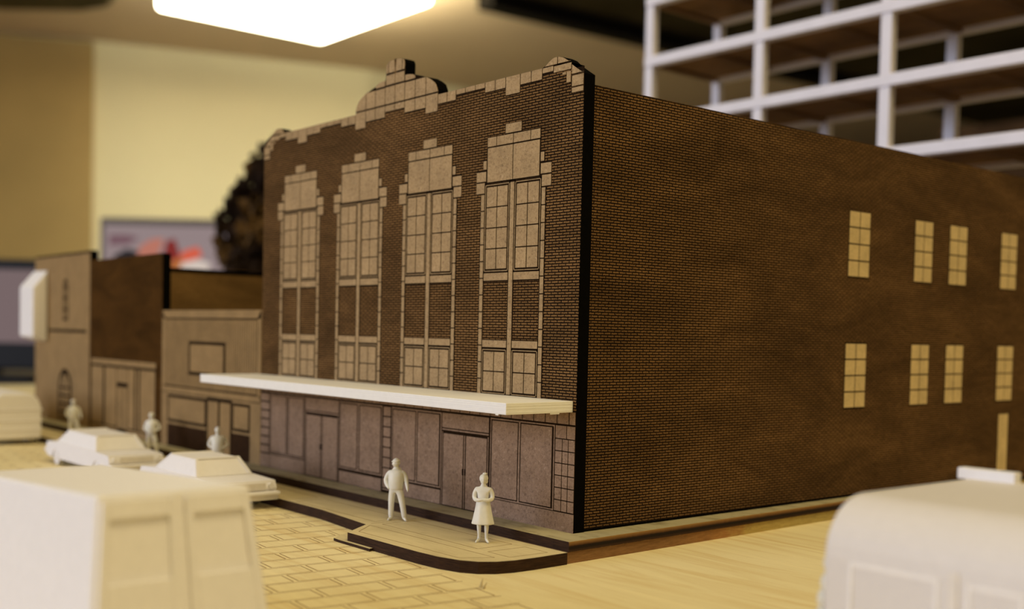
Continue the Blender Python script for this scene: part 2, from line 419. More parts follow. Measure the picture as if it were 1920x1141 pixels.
# ------------------------------------------------------------------ model ground, boards and sidewalk
b = MB(); b.box(-80, 60, -34, 46, -1.6, -.52)
g = b.build('ground', M['ground']); struct(g)
ba = empty('base_board', (0, 0, 0), 'layered burnt-edged board under the row of buildings', 'base board')
out = [(-44, -.78), (.735, -.85), (.45, 9.46), (.05, 20), (-.25, 28.5), (-44, 28.5)]
b = MB(); b.prism(out, 2, -.24, 0, 0)
o = b.build('upper_layer', [M['ledge'], M['ply_edge'], M['ply_burnt']], ba)
def paint_sides(o):
    for p in o.data.polygons:
        if abs(p.normal.z) < .5: p.material_index = 1 if p.normal.x > .5 else 2
paint_sides(o)
b = MB(); b.prism([(x if x < -1 else x-.04, y) for x, y in out], 2, -.519, -.241)
b.build('lower_layer', [M['strip']], ba)
# kerb board with rounded bump-out
sw = empty('sidewalk_board', (0, 0, -.52), 'pale plywood sidewalk with rounded bump-out in front of the theatre', 'sidewalk')
curve = [(.74, -.90), (.76, -1.9), (.73, -2.5), (.62, -2.95), (.40, -3.28), (.05, -3.52), (-.5, -3.68), (-1.2, -3.74), (-4.15, -3.76), (-4.86, -2.74), (-7.5, -2.46), (-44, -2.42), (-44, -.90)]
b = MB(); b.prism([(x, y) for x, y in curve], 2, .002, .28)
o = b.build('sidewalk_slab', [M['slab'], M['ply_burnt'], M['ply_burnt']], sw)
paint_sides(o)
b = MB(); b.prism([(-5.35, -2.75), (-4.66, -3.84), (-4.4, -3.87), (-3.0, -3.87), (-3.2, -3.2), (-4.9, -2.7)], 2, .002, .07)
o = b.build('sidewalk_underlayer', [M['slab'], M['ply_burnt'], M['ply_burnt']], sw); paint_sides(o)
b = MB()
def line(p, q, wd=.018, z=.2805):
    p, q = Vector(p), Vector(q); d = (q-p).normalized(); n = Vector((-d.y, d.x))*wd/2
    b.prism([tuple(p+n), tuple(p-n), tuple(q-n), tuple(q+n)], 2, z-.003, z+.001)
def loop(*pp):
    for i in range(len(pp)): line(pp[i], pp[(i+1) % len(pp)])
loop((-4.70, -2.72), (-4.10, -3.46), (-.15, -3.38), (.25, -2.68))
loop((-4.66, -2.36), (-.74, -2.36), (-.75, -1.30), (-4.75, -1.36))
loop((-.35, -2.38), (.42, -2.38), (.47, -1.27), (-.31, -1.27))
x = -5.1
while x > -40:
    loop((x, -2.3), (x-4.1, -2.3), (x-4.1, -1.35), (x, -1.35)); x -= 4.45
line((-4.9, -2.55), (-4.9, -1.1))
b.build('engraved_lines', M['engrave'], sw)
# splinter lifting from the street board by the kerb
b = MB(); b.prism([(1.45, -4.20), (1.62, -4.12), (1.50, -3.95)], 2, -.519, -.508)
for tx, tz, hx in ((1.52, -.30, 1.46), (1.66, -.36, 1.53)):
    b.hexa([(hx-.03, -4.10, -.515), (hx+.03, -4.10, -.515), (hx+.04, -4.06, -.515), (hx-.02, -4.06, -.515), (tx, -4.08, tz), (tx+.01, -4.08, tz), (tx+.01, -4.07, tz), (tx, -4.07, tz)])
tag(b.build('wood_splinter', M['slab']), 'tiny pale wood splinter sticking up beside the rounded kerb', 'splinter')

# ------------------------------------------------------------------ theatre
FW = 15.65
TH = .36
Y1, Y2 = -.006, -.013      # faces of burnt backing and of the light blocks
class Face:
    """blocks laid on the front of a panel; u grows to the left along the street"""
    def __init__(s): s.b = MB()
    def back(s, u0, u1, z0, z1): s.b.box(-u1, -u0, Y1, .002, z0, z1, 1)
    def blk(s, u0, u1, z0, z1, g=.014): s.b.box(-u1+g, -u0-g, Y2, .001, z0+g, z1-g, 0)
    def pol(s, pts, mi=0): s.b.prism([(-u, z) for u, z in pts], 1, Y2 if mi == 0 else Y1, .001, mi)
    def build(s, name, parent, mat=None): return s.b.build(name, [mat or M['mdf'], M['burnt']], parent)

th = empty('theatre_building', (0, 0, 0), 'big brown brick theatre model with white canopy and arched windows', 'model building')
arch = [(0, 10.99), (.22, 11.13), (.43, 11.27), (.63, 11.43), (.80, 11.51), (.93, 11.535), (1.08, 11.53), (1.22, 11.47), (1.36, 11.38), (1.47, 11.345)]
crest_r = [(5.74, 11.345), (5.76, 11.50), (5.86, 11.68), (6.05, 11.80), (6.28, 11.91), (6.55, 11.97), (6.78, 12.02), (6.95, 12.10), (7.15, 12.13), (7.34, 12.14), (7.34, 12.50), (7.40, 12.60), (7.54, 12.655), (7.785, 12.69)]
CX = 7.825
def top_profile():
    r = arch + crest_r
    l = [(2*CX-u, z) for u, z in reversed(r)]
    pts = r + [(7.86, 12.69)] + l
    return pts
prof = top_profile()
outl = [(-u, z) for u, z in prof] + [(-FW, 0), (0, 0)]
b = MB(); b.prism(outl, 1, 0, TH, 0, 1)
b.build('facade_panel', [M['brick_front'], M['char']], th)
def topz(u):
    u = u if u <= CX else 2*CX-u
    r = arch+crest_r
    for (a, za), (c, zc) in zip(r, r[1:]):
        if a <= u <= c and c > a: return za+(zc-za)*(u-a)/(c-a)
    return 11.345
# parapet stones
f = Face()
def stone(u0, u1, z0, z1=None, g=.014):
    """block whose top follows the parapet outline when z1 is None"""
    for m in (0, 1):
        a, c = (u0, u1) if not m else (2*CX-u1, 2*CX-u0)
        if m and abs(a-u0) < .02: continue
        if z1 is not None: f.blk(a, c, z0, z1, g); continue
        n = 7; pts = [(a+g, z0+g), (c-g, z0+g)]
        for i in range(n+1):
            u = (c-g)+(a-c+2*g)*i/n; zz = topz(u)-.004
            pts.append((u, max(zz, z0+g+.003)))
        f.pol(pts)
def backing(u0, u1, z0, z1=None):
    for m in (0, 1):
        a, c = (u0, u1) if not m else (2*CX-u1, 2*CX-u0)
        n = 7; pts = [(a, z0), (c, z0)]
        for i in range(n+1):
            u = c+(a-c)*i/n; pts.append((u, min(z1 or 99, topz(u)-.001)))
        f.pol(pts, 1)
for a, c, z in ((3.69, 4.10, 11.2), (4.10, 4.52, 11.2), (4.52, 4.93, 11.2), (2.86, 3.28, 11.07), (3.28, 3.69, 11.07), (2.29, 2.86, 10.87), (1.88, 2.29, 11.06), (1.47, 1.88, 11.06),
                (4.93, 5.33, 11.07), (5.33, 5.74, 11.07)):
    stone(a, c, z); backing(a, c, z-.015)
stone(1.07, 1.47, 11.20, 11.35); stone(.43, 1.07, 11.15, 11.33); stone(.0, .43, 11.02); stone(.93, 1.40, 11.35); stone(.46, .93, 11.35)
backing(0, 1.47, 11.16)
for z0, z1 in ((10.72, 11.0), (10.57, 10.71)):
    stone(0, .42, z0, z1); backing(0, .44, z0, z1)
stone(.44, .61, 10.84, 11.13); stone(.61, .76, 11.05, 11.13)
cols = [5.74, 6.31, 6.82, 7.33]
bots = [10.88, 11.05, 11.05]
for i in range(3):
    a, c = cols[i], cols[i+1]
    stone(a, c, bots[i], 11.40); stone(a, c, 11.42, 11.93 if i > 0 else None)
    if i == 2: stone(a, c, 11.96)
    backing(a, c, bots[i]-.015)
stone(7.33, 7.825, 11.2, 11.40); stone(7.33, 7.825, 11.42, 11.94); stone(7.35, 7.825, 11.97, 12.28)
stone(7.35, 7.48, 12.31); stone(7.48, 7.825, 12.31)
backing(7.33, 7.825, 11.19)
f.build('stone_parapet', th)

def win_front(c):
    w = bpy.data.objects.new('arched_window', None); COL.objects.link(w); w.parent = th; w.empty_display_size = .3
    w.location = (-c, 0, 0)
    S = Face()
    def both(fn, a, c2, z0, z1, **k):
        fn(a, c2, z0, z1, **k); fn(-c2, -a, z0, z1, **k)
    S.back(-.33, .33, 9.88, 10.16); S.blk(-.32, .32, 9.90, 10.16)
    S.back(-1.04, 1.04, 8.70, 9.90)
    both(S.blk, .66, 1.03, 9.63, 9.89); both(S.blk, 0, .66, 9.63, 9.89)
    both(S.back, 1.04, 1.20, 9.04, 9.30); both(S.blk, 1.04, 1.19, 9.05, 9.30)
    both(S.back, 1.04, 1.46, 8.42, 9.03); both(S.blk, 1.05, 1.46, 8.74, 9.02); both(S.blk, 1.10, 1.46, 8.43, 8.73)
    both(S.back, 1.08, 1.27, 3.15, 8.42)
    z = 8.42
    while z > 3.3:
        both(S.blk, 1.10, 1.26, max(3.15, z-.44), z, g=.015); z -= .44
    for z0, z1 in ((6.14, 6.36), (4.40, 4.61)):
        both(S.back, .08, 1.10, z0-.02, z1+.01); both(S.blk, .10, 1.09, z0, z1)
    S.back(-.12, .12, 3.18, 8.70); S.blk(-.09, .09, 3.2, 8.66, .012)
    S.build('stone_surround', w)
    for sg in (1, -1):
        G = Face()
        def one(fn, a, c2, z0, z1, **k): fn(*((a, c2) if sg > 0 else (-c2, -a)), z0, z1, **k)
        one(G.back, 0, 1.02, 8.69, 9.62); one(G.blk, 0, 1.02, 8.705, 9.62)
        G.build('blind_panel', w)
        for z0, z1, rows in ((6.36, 8.68, 4), (3.18, 4.39, 2)):
            G = Face()
            one(G.back, .08, 1.10, z0, z1)
            # thin light frame line inside the burnt band
            for a, c2 in ((.115, .135), (1.055, 1.075)): one(G.blk, a, c2, z0+.03, z1-.03, g=0)
            one(G.blk, .115, 1.075, z0+.03, z0+.05, g=0); one(G.blk, .115, 1.075, z1-.05, z1-.03, g=0)
            za, zb = z0+.08, z1-.08; h = (zb-za)/rows
            for i in range(rows):
                one(G.blk, .165, .595, za+i*h, za+(i+1)*h, g=.016); one(G.blk, .595, 1.025, za+i*h, za+(i+1)*h, g=.016)
            G.build('sash_window', w)
    return w
for c in (2.51, 6.06, 9.61, 13.16): win_front(c)

# ground floor of the front
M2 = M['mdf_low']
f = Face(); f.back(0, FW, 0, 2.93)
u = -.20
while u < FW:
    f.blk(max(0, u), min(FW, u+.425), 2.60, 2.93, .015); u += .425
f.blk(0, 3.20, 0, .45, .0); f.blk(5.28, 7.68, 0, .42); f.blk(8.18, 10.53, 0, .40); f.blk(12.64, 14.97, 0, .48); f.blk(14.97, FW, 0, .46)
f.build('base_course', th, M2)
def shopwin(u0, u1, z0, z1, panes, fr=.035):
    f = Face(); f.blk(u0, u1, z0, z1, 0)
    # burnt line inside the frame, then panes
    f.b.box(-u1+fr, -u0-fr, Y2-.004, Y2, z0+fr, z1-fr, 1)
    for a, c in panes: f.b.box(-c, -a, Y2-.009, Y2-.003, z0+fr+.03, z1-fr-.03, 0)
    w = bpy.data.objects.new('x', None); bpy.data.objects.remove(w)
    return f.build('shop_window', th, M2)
def mull(o, us, z0, z1):
    f = Face()
    for a, c in us: f.b.box(-c, -a, Y2-.008, Y2-.002, z0, z1, 0)
    f.build('mullion', o, M2)
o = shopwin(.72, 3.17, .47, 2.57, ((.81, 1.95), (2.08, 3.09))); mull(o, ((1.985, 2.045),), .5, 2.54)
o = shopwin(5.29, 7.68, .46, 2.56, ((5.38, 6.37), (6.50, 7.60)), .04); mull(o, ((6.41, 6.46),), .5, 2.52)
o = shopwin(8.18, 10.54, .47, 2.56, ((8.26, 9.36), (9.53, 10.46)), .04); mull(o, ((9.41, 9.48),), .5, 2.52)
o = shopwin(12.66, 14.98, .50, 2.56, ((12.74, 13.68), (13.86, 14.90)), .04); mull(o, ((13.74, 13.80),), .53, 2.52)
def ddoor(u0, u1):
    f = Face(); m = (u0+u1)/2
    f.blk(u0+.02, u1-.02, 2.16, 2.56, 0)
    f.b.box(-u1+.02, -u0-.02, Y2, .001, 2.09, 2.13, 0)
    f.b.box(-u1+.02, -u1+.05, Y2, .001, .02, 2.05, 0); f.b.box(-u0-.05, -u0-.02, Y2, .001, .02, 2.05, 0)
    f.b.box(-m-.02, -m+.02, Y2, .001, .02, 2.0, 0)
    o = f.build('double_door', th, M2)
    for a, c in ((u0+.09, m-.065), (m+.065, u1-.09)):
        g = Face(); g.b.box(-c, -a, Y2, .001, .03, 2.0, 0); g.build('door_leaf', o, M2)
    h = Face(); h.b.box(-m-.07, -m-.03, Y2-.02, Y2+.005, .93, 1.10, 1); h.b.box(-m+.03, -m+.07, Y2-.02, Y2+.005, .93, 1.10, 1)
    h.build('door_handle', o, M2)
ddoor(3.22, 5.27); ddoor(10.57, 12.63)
f = Face()
f.blk(.30, .70, 2.25, 2.58, .012); f.blk(.0, .30, 2.25, 2.58, .012)
z = 2.25
for i in range(6):
    zn = z-.30 if i < 5 else .47
    for a, c in ((.0, .235), (.235, .445), (.445, .70)): f.blk(a, c, zn, z, .013)
    z = zn
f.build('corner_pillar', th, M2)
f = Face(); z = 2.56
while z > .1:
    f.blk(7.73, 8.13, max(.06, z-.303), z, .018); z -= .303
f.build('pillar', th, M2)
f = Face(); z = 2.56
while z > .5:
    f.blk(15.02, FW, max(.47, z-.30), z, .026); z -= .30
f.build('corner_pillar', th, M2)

# white canopy
b = MB(); b.box(-15.98, -.1, -2.14, -.015, 2.92, 3.19)
cn = b.build('canopy', M['white_canopy'], th, bevel=.012)
b = MB()
for i in range(3):
    z = 2.965+i*.075
    b.box(-.1, -.096, -2.13, -.03, z, z+.012); b.box(-15.9, -.15, -2.143, -2.14, z, z+.010)
b.build('print_layers', M['white_canopy'], cn)
for pp in ([(-.52, -2.10), (-.38, -2.13), (-.44, -2.06)], [(-.11, -.75), (-.11, -.45), (-.2, -.6)]):
    b = MB(); b.prism(pp, 2, 2.89, 2.921); b.build('print_burr', M['white_canopy'], cn)

# side wall and the rest of the shell
SY = 27.0
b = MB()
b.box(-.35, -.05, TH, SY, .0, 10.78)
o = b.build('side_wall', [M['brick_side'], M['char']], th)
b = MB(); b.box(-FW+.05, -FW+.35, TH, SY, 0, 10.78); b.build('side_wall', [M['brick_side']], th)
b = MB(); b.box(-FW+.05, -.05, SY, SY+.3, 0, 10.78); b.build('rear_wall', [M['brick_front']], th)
b = MB(); b.box(-FW+.35, -.35, TH, SY, 10.0, 10.25); b.build('roof', [M['roof']], th)
b = MB(); b.box(-.08, -.035, TH, SY, 0, .055); b.build('burnt_foot', [M['char']], th)
def side_win(y0, y1, z0, z1):
    b = MB(); b.box(-.06, -.044, y0-.02, y1+.02, z0-.02, z1+.02, 1)
    n, m = 4, 2
    for i in range(n):
        for j in range(m):
            b.box(-.06, -.037, y0+(y1-y0)*j/m+.02, y0+(y1-y0)*(j+1)/m-.02, z0+(z1-z0)*i/n+.022, z0+(z1-z0)*(i+1)/n-.022, 0)
    b.build('side_window', [M['mdf_side_lit'], M['burnt']], th)
for y0, y1 in ((11.29, 12.43), (15.02, 16.12), (17.2, 18.35), (20.75, 21.92)):
    side_win(y0, y1, 6.70, 8.70); side_win(y0, y1, 2.72, 4.70)
b = MB(); b.box(-.06, -.044, 20.98, 21.76, .15, 2.28, 1); b.box(-.06, -.037, 21.02, 21.72, .17, 2.25, 0)
b.build('side_door', [M['mdf_side_lit'], M['burnt']], th)

# ------------------------------------------------------------------ neighbours
MF = M['mdf_far']
def shell(root, u0, u1, ztop, depth, sidemat, zroof=None, right=True):
    zr = zroof or ztop-.6
    if right:
        b = MB(); b.box(-u0-.3, -u0, TH, depth, 0, zr); b.build('side_wall', [sidemat], root)
    b = MB(); b.box(-u1, -u1+.3, TH, depth, 0, zr); b.build('side_wall', [sidemat], root)
    b = MB(); b.box(-u1, -u0, depth, depth+.3, 0, zr); b.build('rear_wall', [M['brick_far']], root)
    b = MB(); b.box(-u1+.3, -u0-.3, TH, depth, zr-.5, zr-.3); b.build('roof', [M['roof']], root)
# pale shop with boarded front next to the theatre
sh = empty('shop_building', (0, 0, 0), 'low pale boarded shop model directly beside the theatre', 'model building')
U0, U1 = FW+.03, 24.04
b = MB(); b.box(-U1, -U0, 0, TH, 0, 5.42); b.build('facade_panel', [MF], sh)
f = Face()
f.back(U0+.05, U1-.05, 2.14, 5.40)
f.pol([(U0+.04, 5.41), (U1-.04, 5.41), (U1-.30, 5.12), (U0+.30, 5.12)])
f.b.box(-U0-.26, -U0-.03, Y2, .001, 2.4, 5.1, 0); f.b.box(-U1+.03, -U1+.26, Y2, .001, 2.4, 5.1, 0)
u = U0+.30
while u < U1-.35:
    f.blk(u, u+.17, 2.42, 5.08, .019); u += .17
f.pol([(U0+.02, 2.17), (U1-.02, 2.17), (U1-.02, 2.38), (U0+.10, 2.38)])
f.build('boarded_front', sh, MF)
f = Face(); f.b.box(-21.5, -18.4, Y2-.004, Y2, 2.92, 4.22, 1); f.b.box(-21.35, -18.55, Y2-.012, Y2-.003, 3.05, 4.10, 0)
f.build('sign_panel', sh, MF)
f = Face(); f.b.box(-23.42, -19.95, Y1, .001, .98, 2.06, 1); f.b.box(-23.3, -20.06, Y2, .001, 1.09, 1.95, 0); f.build('shop_window', sh, MF)
f = Face(); f.b.box(-17.78, -16.45, Y1, .001, 1.04, 2.05, 1); f.b.box(-17.68, -16.56, Y2, .001, 1.14, 1.95, 0); f.build('shop_window', sh, MF)
f = Face(); f.b.box(-19.92, -17.82, Y1, .001, 0, 2.12, 1)
f.b.box(-19.78, -18.95, Y2, .001, 0, 2.0, 0); f.b.box(-18.78, -17.96, Y2, .001, 0, 2.0, 0); f.build('double_door', sh, MF)
for x0, x1, z1 in ((-23.4, -19.95, .88), (-17.8, -16.45, .95)):
    b = MB(); b.box(x0, x1, -.02, 0, 0, z1); b.build('brick_base', [M['brick_dark']], sh)
shell(sh, U0+.05, U1-.05, 5.42, 8, M['brick_far_side'], 5.0)
# tall dark brick building
U0, U1 = 24.06, 32.08
tb2 = empty('brick_building', (0, 0, 0), 'dark brown brick model with pale shopfront, between the two pale buildings', 'model building')
b = MB(); b.prism([(-U1, 0), (-U0, 0), (-U0, 7.74), (-U1, 7.72)], 1, 0, TH, 0, 1); b.build('facade_panel', [M['brick_far'], M['char']], tb2)
f = Face(); f.back(24.6, 31.9, 0, 3.26)
f.blk(24.62, 31.88, 3.0, 3.26, .01)
for a, c in ((24.66, 26.25), (26.36, 26.68), (26.8, 27.55), (28.8, 30.2), (30.38, 31.85)): f.blk(a, c, .3, 2.93, .03)
f.blk(27.55, 28.8, 2.25, 2.93, .03)
f.blk(24.62, 31.88, 0, .28, .01)
f.build('shop_front', tb2, MF)
f = Face(); f.b.box(-28.72, -27.62, Y2, .001, .02, 2.08, 0); f.b.box(-28.2, -28.12, Y2-.003, .001, .02, 2.08, 1); f.build('double_door', tb2, MF)
shell(tb2, U0, U1, 7.7, 10, M['brick_far_side'], 7.12)
b = MB(); b.box(-U0-.32, -U0+.02, TH, 10.3, 7.0, 7.16); b.build('burnt_cap', [M['char']], tb2)
# tall pale building with projecting sign
U0, U1 = 32.12, 39.85
tp = empty('tower_building', (0, 0, 0), 'tall pale plain building model with a thick white wall sign', 'model building')
b = MB(); b.prism([(-U1, 0), (-U0, 0), (-U0, 8.2), (-U1, 8.18)], 1, 0, TH, 0, 1); b.build('facade_panel', [MF, M['char']], tp)
f = Face(); f.b.box(-39.8, -32.2, Y1, .001, 8.08, 8.18, 1); f.b.box(-37.8, -32.6, Y1, .001, 4.38, 4.52, 1); f.build('string_course', tp, MF)
def archw(name, cu, hw, z0, z1, rows):
    f = Face(); n = 10
    def shape(h, g): return [(cu-h, z0+g), (cu-h, z1-hw)] + [(cu-h*math.cos(PI*i/n), z1-hw+(h)*math.sin(PI*i/n)) for i in range(n+1)] + [(cu+h, z0+g)]
    f.b.prism([(-a, c) for a, c in shape(hw, 0)], 1, Y1, .001, 1)
    f.b.prism([(-a, c) for a, c in shape(hw*.72, .1)], 1, Y2, .001, 0)
    f.b.box(-cu-.06, -cu+.06, Y2-.004, .001, z0, z1-.1, 1)
    for i in range(rows):
        z = z0+(z1-hw-z0)*(i+1)/rows; f.b.box(-cu-hw*.7, -cu+hw*.7, Y2-.004, .001, z-.045, z+.045, 1)
    return f.build(name, tp, MF)
archw('arched_window', 35.4, .38, 4.95, 6.95, 3)
archw('arched_door', 35.4, .92, .12, 2.62, 4)
b = MB()
b.hexa([(-39.95, -.76, 4.12), (-37.9, -.76, 4.08), (-37.9, -.02, 3.86), (-39.95, -.02, 3.9), (-39.95, -.76, 6.62), (-37.9, -.76, 6.55), (-37.9, -.02, 7.46), (-39.95, -.02, 7.5)])
b.build('wall_sign', M['white'], tp, bevel=.08)
shell(tp, U0, U1, 8.2, 8, M['brick_far_side'], 7.6)

# ------------------------------------------------------------------ white multi-storey frame beyond the theatre
M['frame'] = plain_mat('white_painted_frame', (.86, .82, .84, 1), .5, .3, .04, 1)
M['deck'] = plain_mat('brown_floor_board', (.30, .18, .09, 1), .8, .1, .35, .4)
M['joist'] = plain_mat('pale_brown_joist', (.26, .16, .09, 1), .8, .1)
sk = empty('frame_building', (0, 0, 0), 'unfinished white frame tower with brown floors above the theatre roof', 'model building')
PXS = [-25.25, -17.58, -10.3, -3.0, 4.3]
ZB = [13.32+3.44*i for i in range(-3, 6)]
ZB = [z for z in ZB]
zprev = -.52
for k, z in enumerate(ZB):
    for (y, nm) in ((30, 'front_beam'), (36, 'rear_beam')):
        b = MB(); b.box(PXS[0]-.30, PXS[-1]+.30, y-.30, y+.3, z, z+(.56 if y == 30 else .3)); b.build(nm, M['frame'], sk, bevel=.05)
    b = MB(); b.box(PXS[0]-.35, PXS[-1]+.35, 30.3, 35.6, z+.25, z+.5); d = b.build('floor_plate', M['deck'], sk)
    x = PXS[0]
    while x < PXS[-1]+.3:
        b = MB(); b.box(x-.20, x+.20, 30.3, 35.7, z+.05, z+.26); b.build('joist', M['joist'], d); x += (PXS[1]-PXS[0])/2
    for y in (30, 36):
        for x in PXS:
            b = MB(); b.box(x-.29, x+.29, y-.25, y+.22, zprev, z-.05); b.box(x-.25, x+.25, y-.21, y+.19, z-.06, z+.01)
            b.build('column', M['frame'], sk, bevel=.05)
    zprev = z+(.56)

# ------------------------------------------------------------------ vehicles
def rounded(o, wd, seg=3):
    m = o.modifiers.new('bevel', 'BEVEL'); m.width = wd; m.segments = seg; m.limit_method = 'ANGLE'; m.angle_limit = .4
def sedan(loc, rz, label, L=5.5, sc=1.0):
    e = empty('sedan', loc, label, 'car', 'white toy sedans parked along the kerb', rz)
    W = 1.96
    b = MB()   # origin at front end on the ground, body runs to -x
    side = [(-.06, .30), (-.02, .62), (-.12, .82), (-1.45, .86), (-L+1.25, .86), (-L+.15, .80), (-L+.03, .60), (-L+.08, .30), (-L+.75, .24)]
    for cx in (-L+1.15, -1.15):
        side += [(cx-.42, .24), (cx-.34, .44), (cx-.17, .55), (cx, .59), (cx+.17, .55), (cx+.34, .44), (cx+.42, .24)]
    b.prism(side, 1, -W/2, W/2)
    o = b.build('body', M['white'], e, bevel=.05, seg=2)
    # cabin: tapered greenhouse
    zb, zt = .84, 1.34
    xf, xr = -1.45, -L+1.15
    b = MB(); hb, ht = W/2-.05, W/2-.25
    b.hexa([(xr, -hb, zb), (xf, -hb, zb), (xf, hb, zb), (xr, hb, zb), (xr+.75, -ht, zt), (xf-.50, -ht, zt), (xf-.50, ht, zt), (xr+.75, ht, zt)])
    cb = b.build('cabin', M['white'], e, bevel=.045)
    # recessed-looking windscreens standing as framed panels
    def quad(p00, p10, p11, p01, inset, off, name, mat, parent, thick=.02):
        P = [Vector(p) for p in (p00, p10, p11, p01)]; c = sum(P, Vector())/4
        n = (P[1]-P[0]).cross(P[3]-P[0]).normalized()
        Q = [c+(p-c)*(1-inset)+n*off for p in P]
        b = MB(); b.hexa([tuple(q) for q in Q]+[tuple(q-n*thick) for q in Q]); return b.build(name, mat, parent)
    def frame(p00, p10, p11, p01, w, name, parent, h=.045):
        P = [Vector(p) for p in (p00, p10, p11, p01)]; c = sum(P, Vector())/4
        n = (P[1]-P[0]).cross(P[3]-P[0]).normalized(); I = [c+(p-c)*(1-w) for p in P]; O = [c+(p-c)*.985 for p in P]
        b = MB()
        for i in range(4):
            j = (i+1) % 4
            b.hexa([tuple(O[i]), tuple(O[j]), tuple(I[j]), tuple(I[i])]+[tuple(q+n*h) for q in (O[i], O[j], I[j], I[i])])
        return b.build(name, M['white'], parent)
    frame((xf, -hb, zb), (xf, hb, zb), (xf-.5, ht, zt), (xf-.5, -ht, zt), .12, 'windscreen_frame', cb)
    frame((xr, hb, zb), (xr, -hb, zb), (xr+.75, -ht, zt), (xr+.75, ht, zt), .12, 'rear_window_frame', cb)
    for s in (-1, 1):
        b = MB()
        for cx in (-L+1.15, -1.15):
            b = MB(); b.cyl((cx, .32), .32, 1, s*(W/2-.30), s*(W/2-.03), 20); b.cyl((cx, .32), .16, 1, s*(W/2-.05), s*(W/2-.005), 14)
            b.build('wheel', M['white'], e, True if False else False)
    b = MB(); b.box(-.02, .20, -W/2-.02, W/2+.02, .42, .52); b.box(-.04, .12, -W/2, W/2, .27, .42); b.build('front_bumper', M['white'], e, bevel=.03)
    b = MB(); b.box(-L-.14, -L+.06, -W/2-.02, W/2+.02, .40, .52); b.build('rear_bumper', M['white'], e, bevel=.03)
    for s in (-1, 1):
        b = MB(); b.cyl((s*(W/2-.2), .67), .09, 0, -.06, .03, 14); b.build('headlamp', M['white'], e)
    b = MB(); b.box(-.04, .012, -W/2+.38, W/2-.38, .57, .76); b.build('grille', M['glassprint'], e)
    return e
sedan((-9.98, -3.48, -.52), 0, 'white sedan nearest the theatre, partly hidden by the large van')
sedan((-18.05, -3.48, -.52), math.radians(0), 'white sedan parked further along, by the pale shop building', 6.5)

def trim_quad(b, p00, p10, p11, p01, a0, a1, c0, c1, off0, off1):
    """patch of a bilinear face between fractions, thickened from off0 to off1 along the normal"""
    P = [Vector(p) for p in (p00, p10, p11, p01)]; n = (P[1]-P[0]).cross(P[3]-P[0]).normalized()
    def at(u, v): return P[0]*(1-u)*(1-v)+P[1]*u*(1-v)+P[2]*u*v+P[3]*(1-u)*v
    Q = [at(a0, c0), at(a1, c0), at(a1, c1), at(a0, c1)]
    b.hexa([tuple(q+n*off0) for q in Q]+[tuple(q+n*off1) for q in Q])
def face_van(e, W, x1b, x1t, zt, zb, wt, wb, zwin, mat):
    """framed twin windows on the +x end"""
    p00, p10, p11, p01 = (x1b, -wb, zb), (x1b, wb, zb), (x1t, wt, zt), (x1t, -wt, zt)
    b = MB()
    v0, v1 = zwin
    for a0, a1 in ((.03, .485), (.545, .97)):
        for r in ((a0, a0+.045, .06, .965), (a1-.045, a1, .06, .965), (a0+.045, a1-.045, v1, .965), (a0+.045, a1-.045, .06, v0)):
            trim_quad(b, p00, p10, p11, p01, r[0], r[1], r[2], r[3], -.02, .07)
    return b.build('windscreen_frame', mat, e, bevel=.015)
# large foreground van with two framed end windows
V = empty('van', (3.93, -11.95, -.52), 'large blurred white van with two framed end windows, beside the paved street', 'van', None, 0)
zt = 2.92
b = MB()
b.hexa([(-6.2, -1.45, .45), (.40, -1.45, .45), (.40, 1.45, .45), (-6.2, 1.45, .45), (-6.0, -1.19, zt-.32), (0, -1.19, zt), (0, 1.19, zt), (-6.0, 1.19, zt-.32)])
b.build('body', M['white'], V, bevel=.07, seg=3)
face_van(V, 2.4, .40, 0, zt, .45, 1.19, 1.45, (.50, .86), M['white'])
for s in (-1, 1):
    for cx in (-4.9, -.9):
        b = MB(); b.cyl((cx, .42), .42, 1, s*1.1, s*1.43, 20); b.build('wheel', M['white'], V)
b = MB(); b.box(.3, .6, -1.5, 1.5, .38, .62); b.build('bumper', M['white'], V, bevel=.04)
# truck cut by the frame on the side street
T = empty('delivery_truck', (11.1, -3.3, -.52), 'blurred white delivery truck with raised roof bar on the side street', 'truck', None, 0)
b = MB()
arcf = [(-.60+.95*(1-math.cos(PI/2*i/8)), 2.02+.90*math.sin(PI/2*i/8)) for i in range(9)]
pf = [(-.56, .40)] + arcf + [(3.95, 2.92), (4.02, 2.8), (4.02, .4)]
b.prism(pf, 0, -1.64, 1.66)
b.build('body', M['white_shaded'], T, bevel=.20, seg=4)
b = MB(); b.box(-1.84+.02, -.80, 3.70, 3.94, 2.90, 3.10); b.build('roof_bar', M['white'], T, bevel=.02)
b = MB()
for x0, x1 in ((-1.20, .22), (.62, 1.42)):
    b.box(x0, x0+.07, -.612, -.56, .5, 2.0); b.box(x1-.07, x1, -.612, -.56, .5, 2.0); b.box(x0+.07, x1-.07, -.612, -.56, 1.93, 2.0)
b.build('window_frame', M['white'], T, bevel=.015)
b = MB(); b.box(.36, .50, -.62, -.5, .5, 2.12); b.build('door_seam', M['glassprint'], T)
def pod(z, r, x=-1.42, y=-.35):
    bm = bmesh.new(); bmesh.ops.create_uvsphere(bm, u_segments=16, v_segments=10, radius=r)
    for v in bm.verts: v.co = Vector((v.co.x*.8+x, v.co.y+y, v.co.z*1.25+z))
    return bm
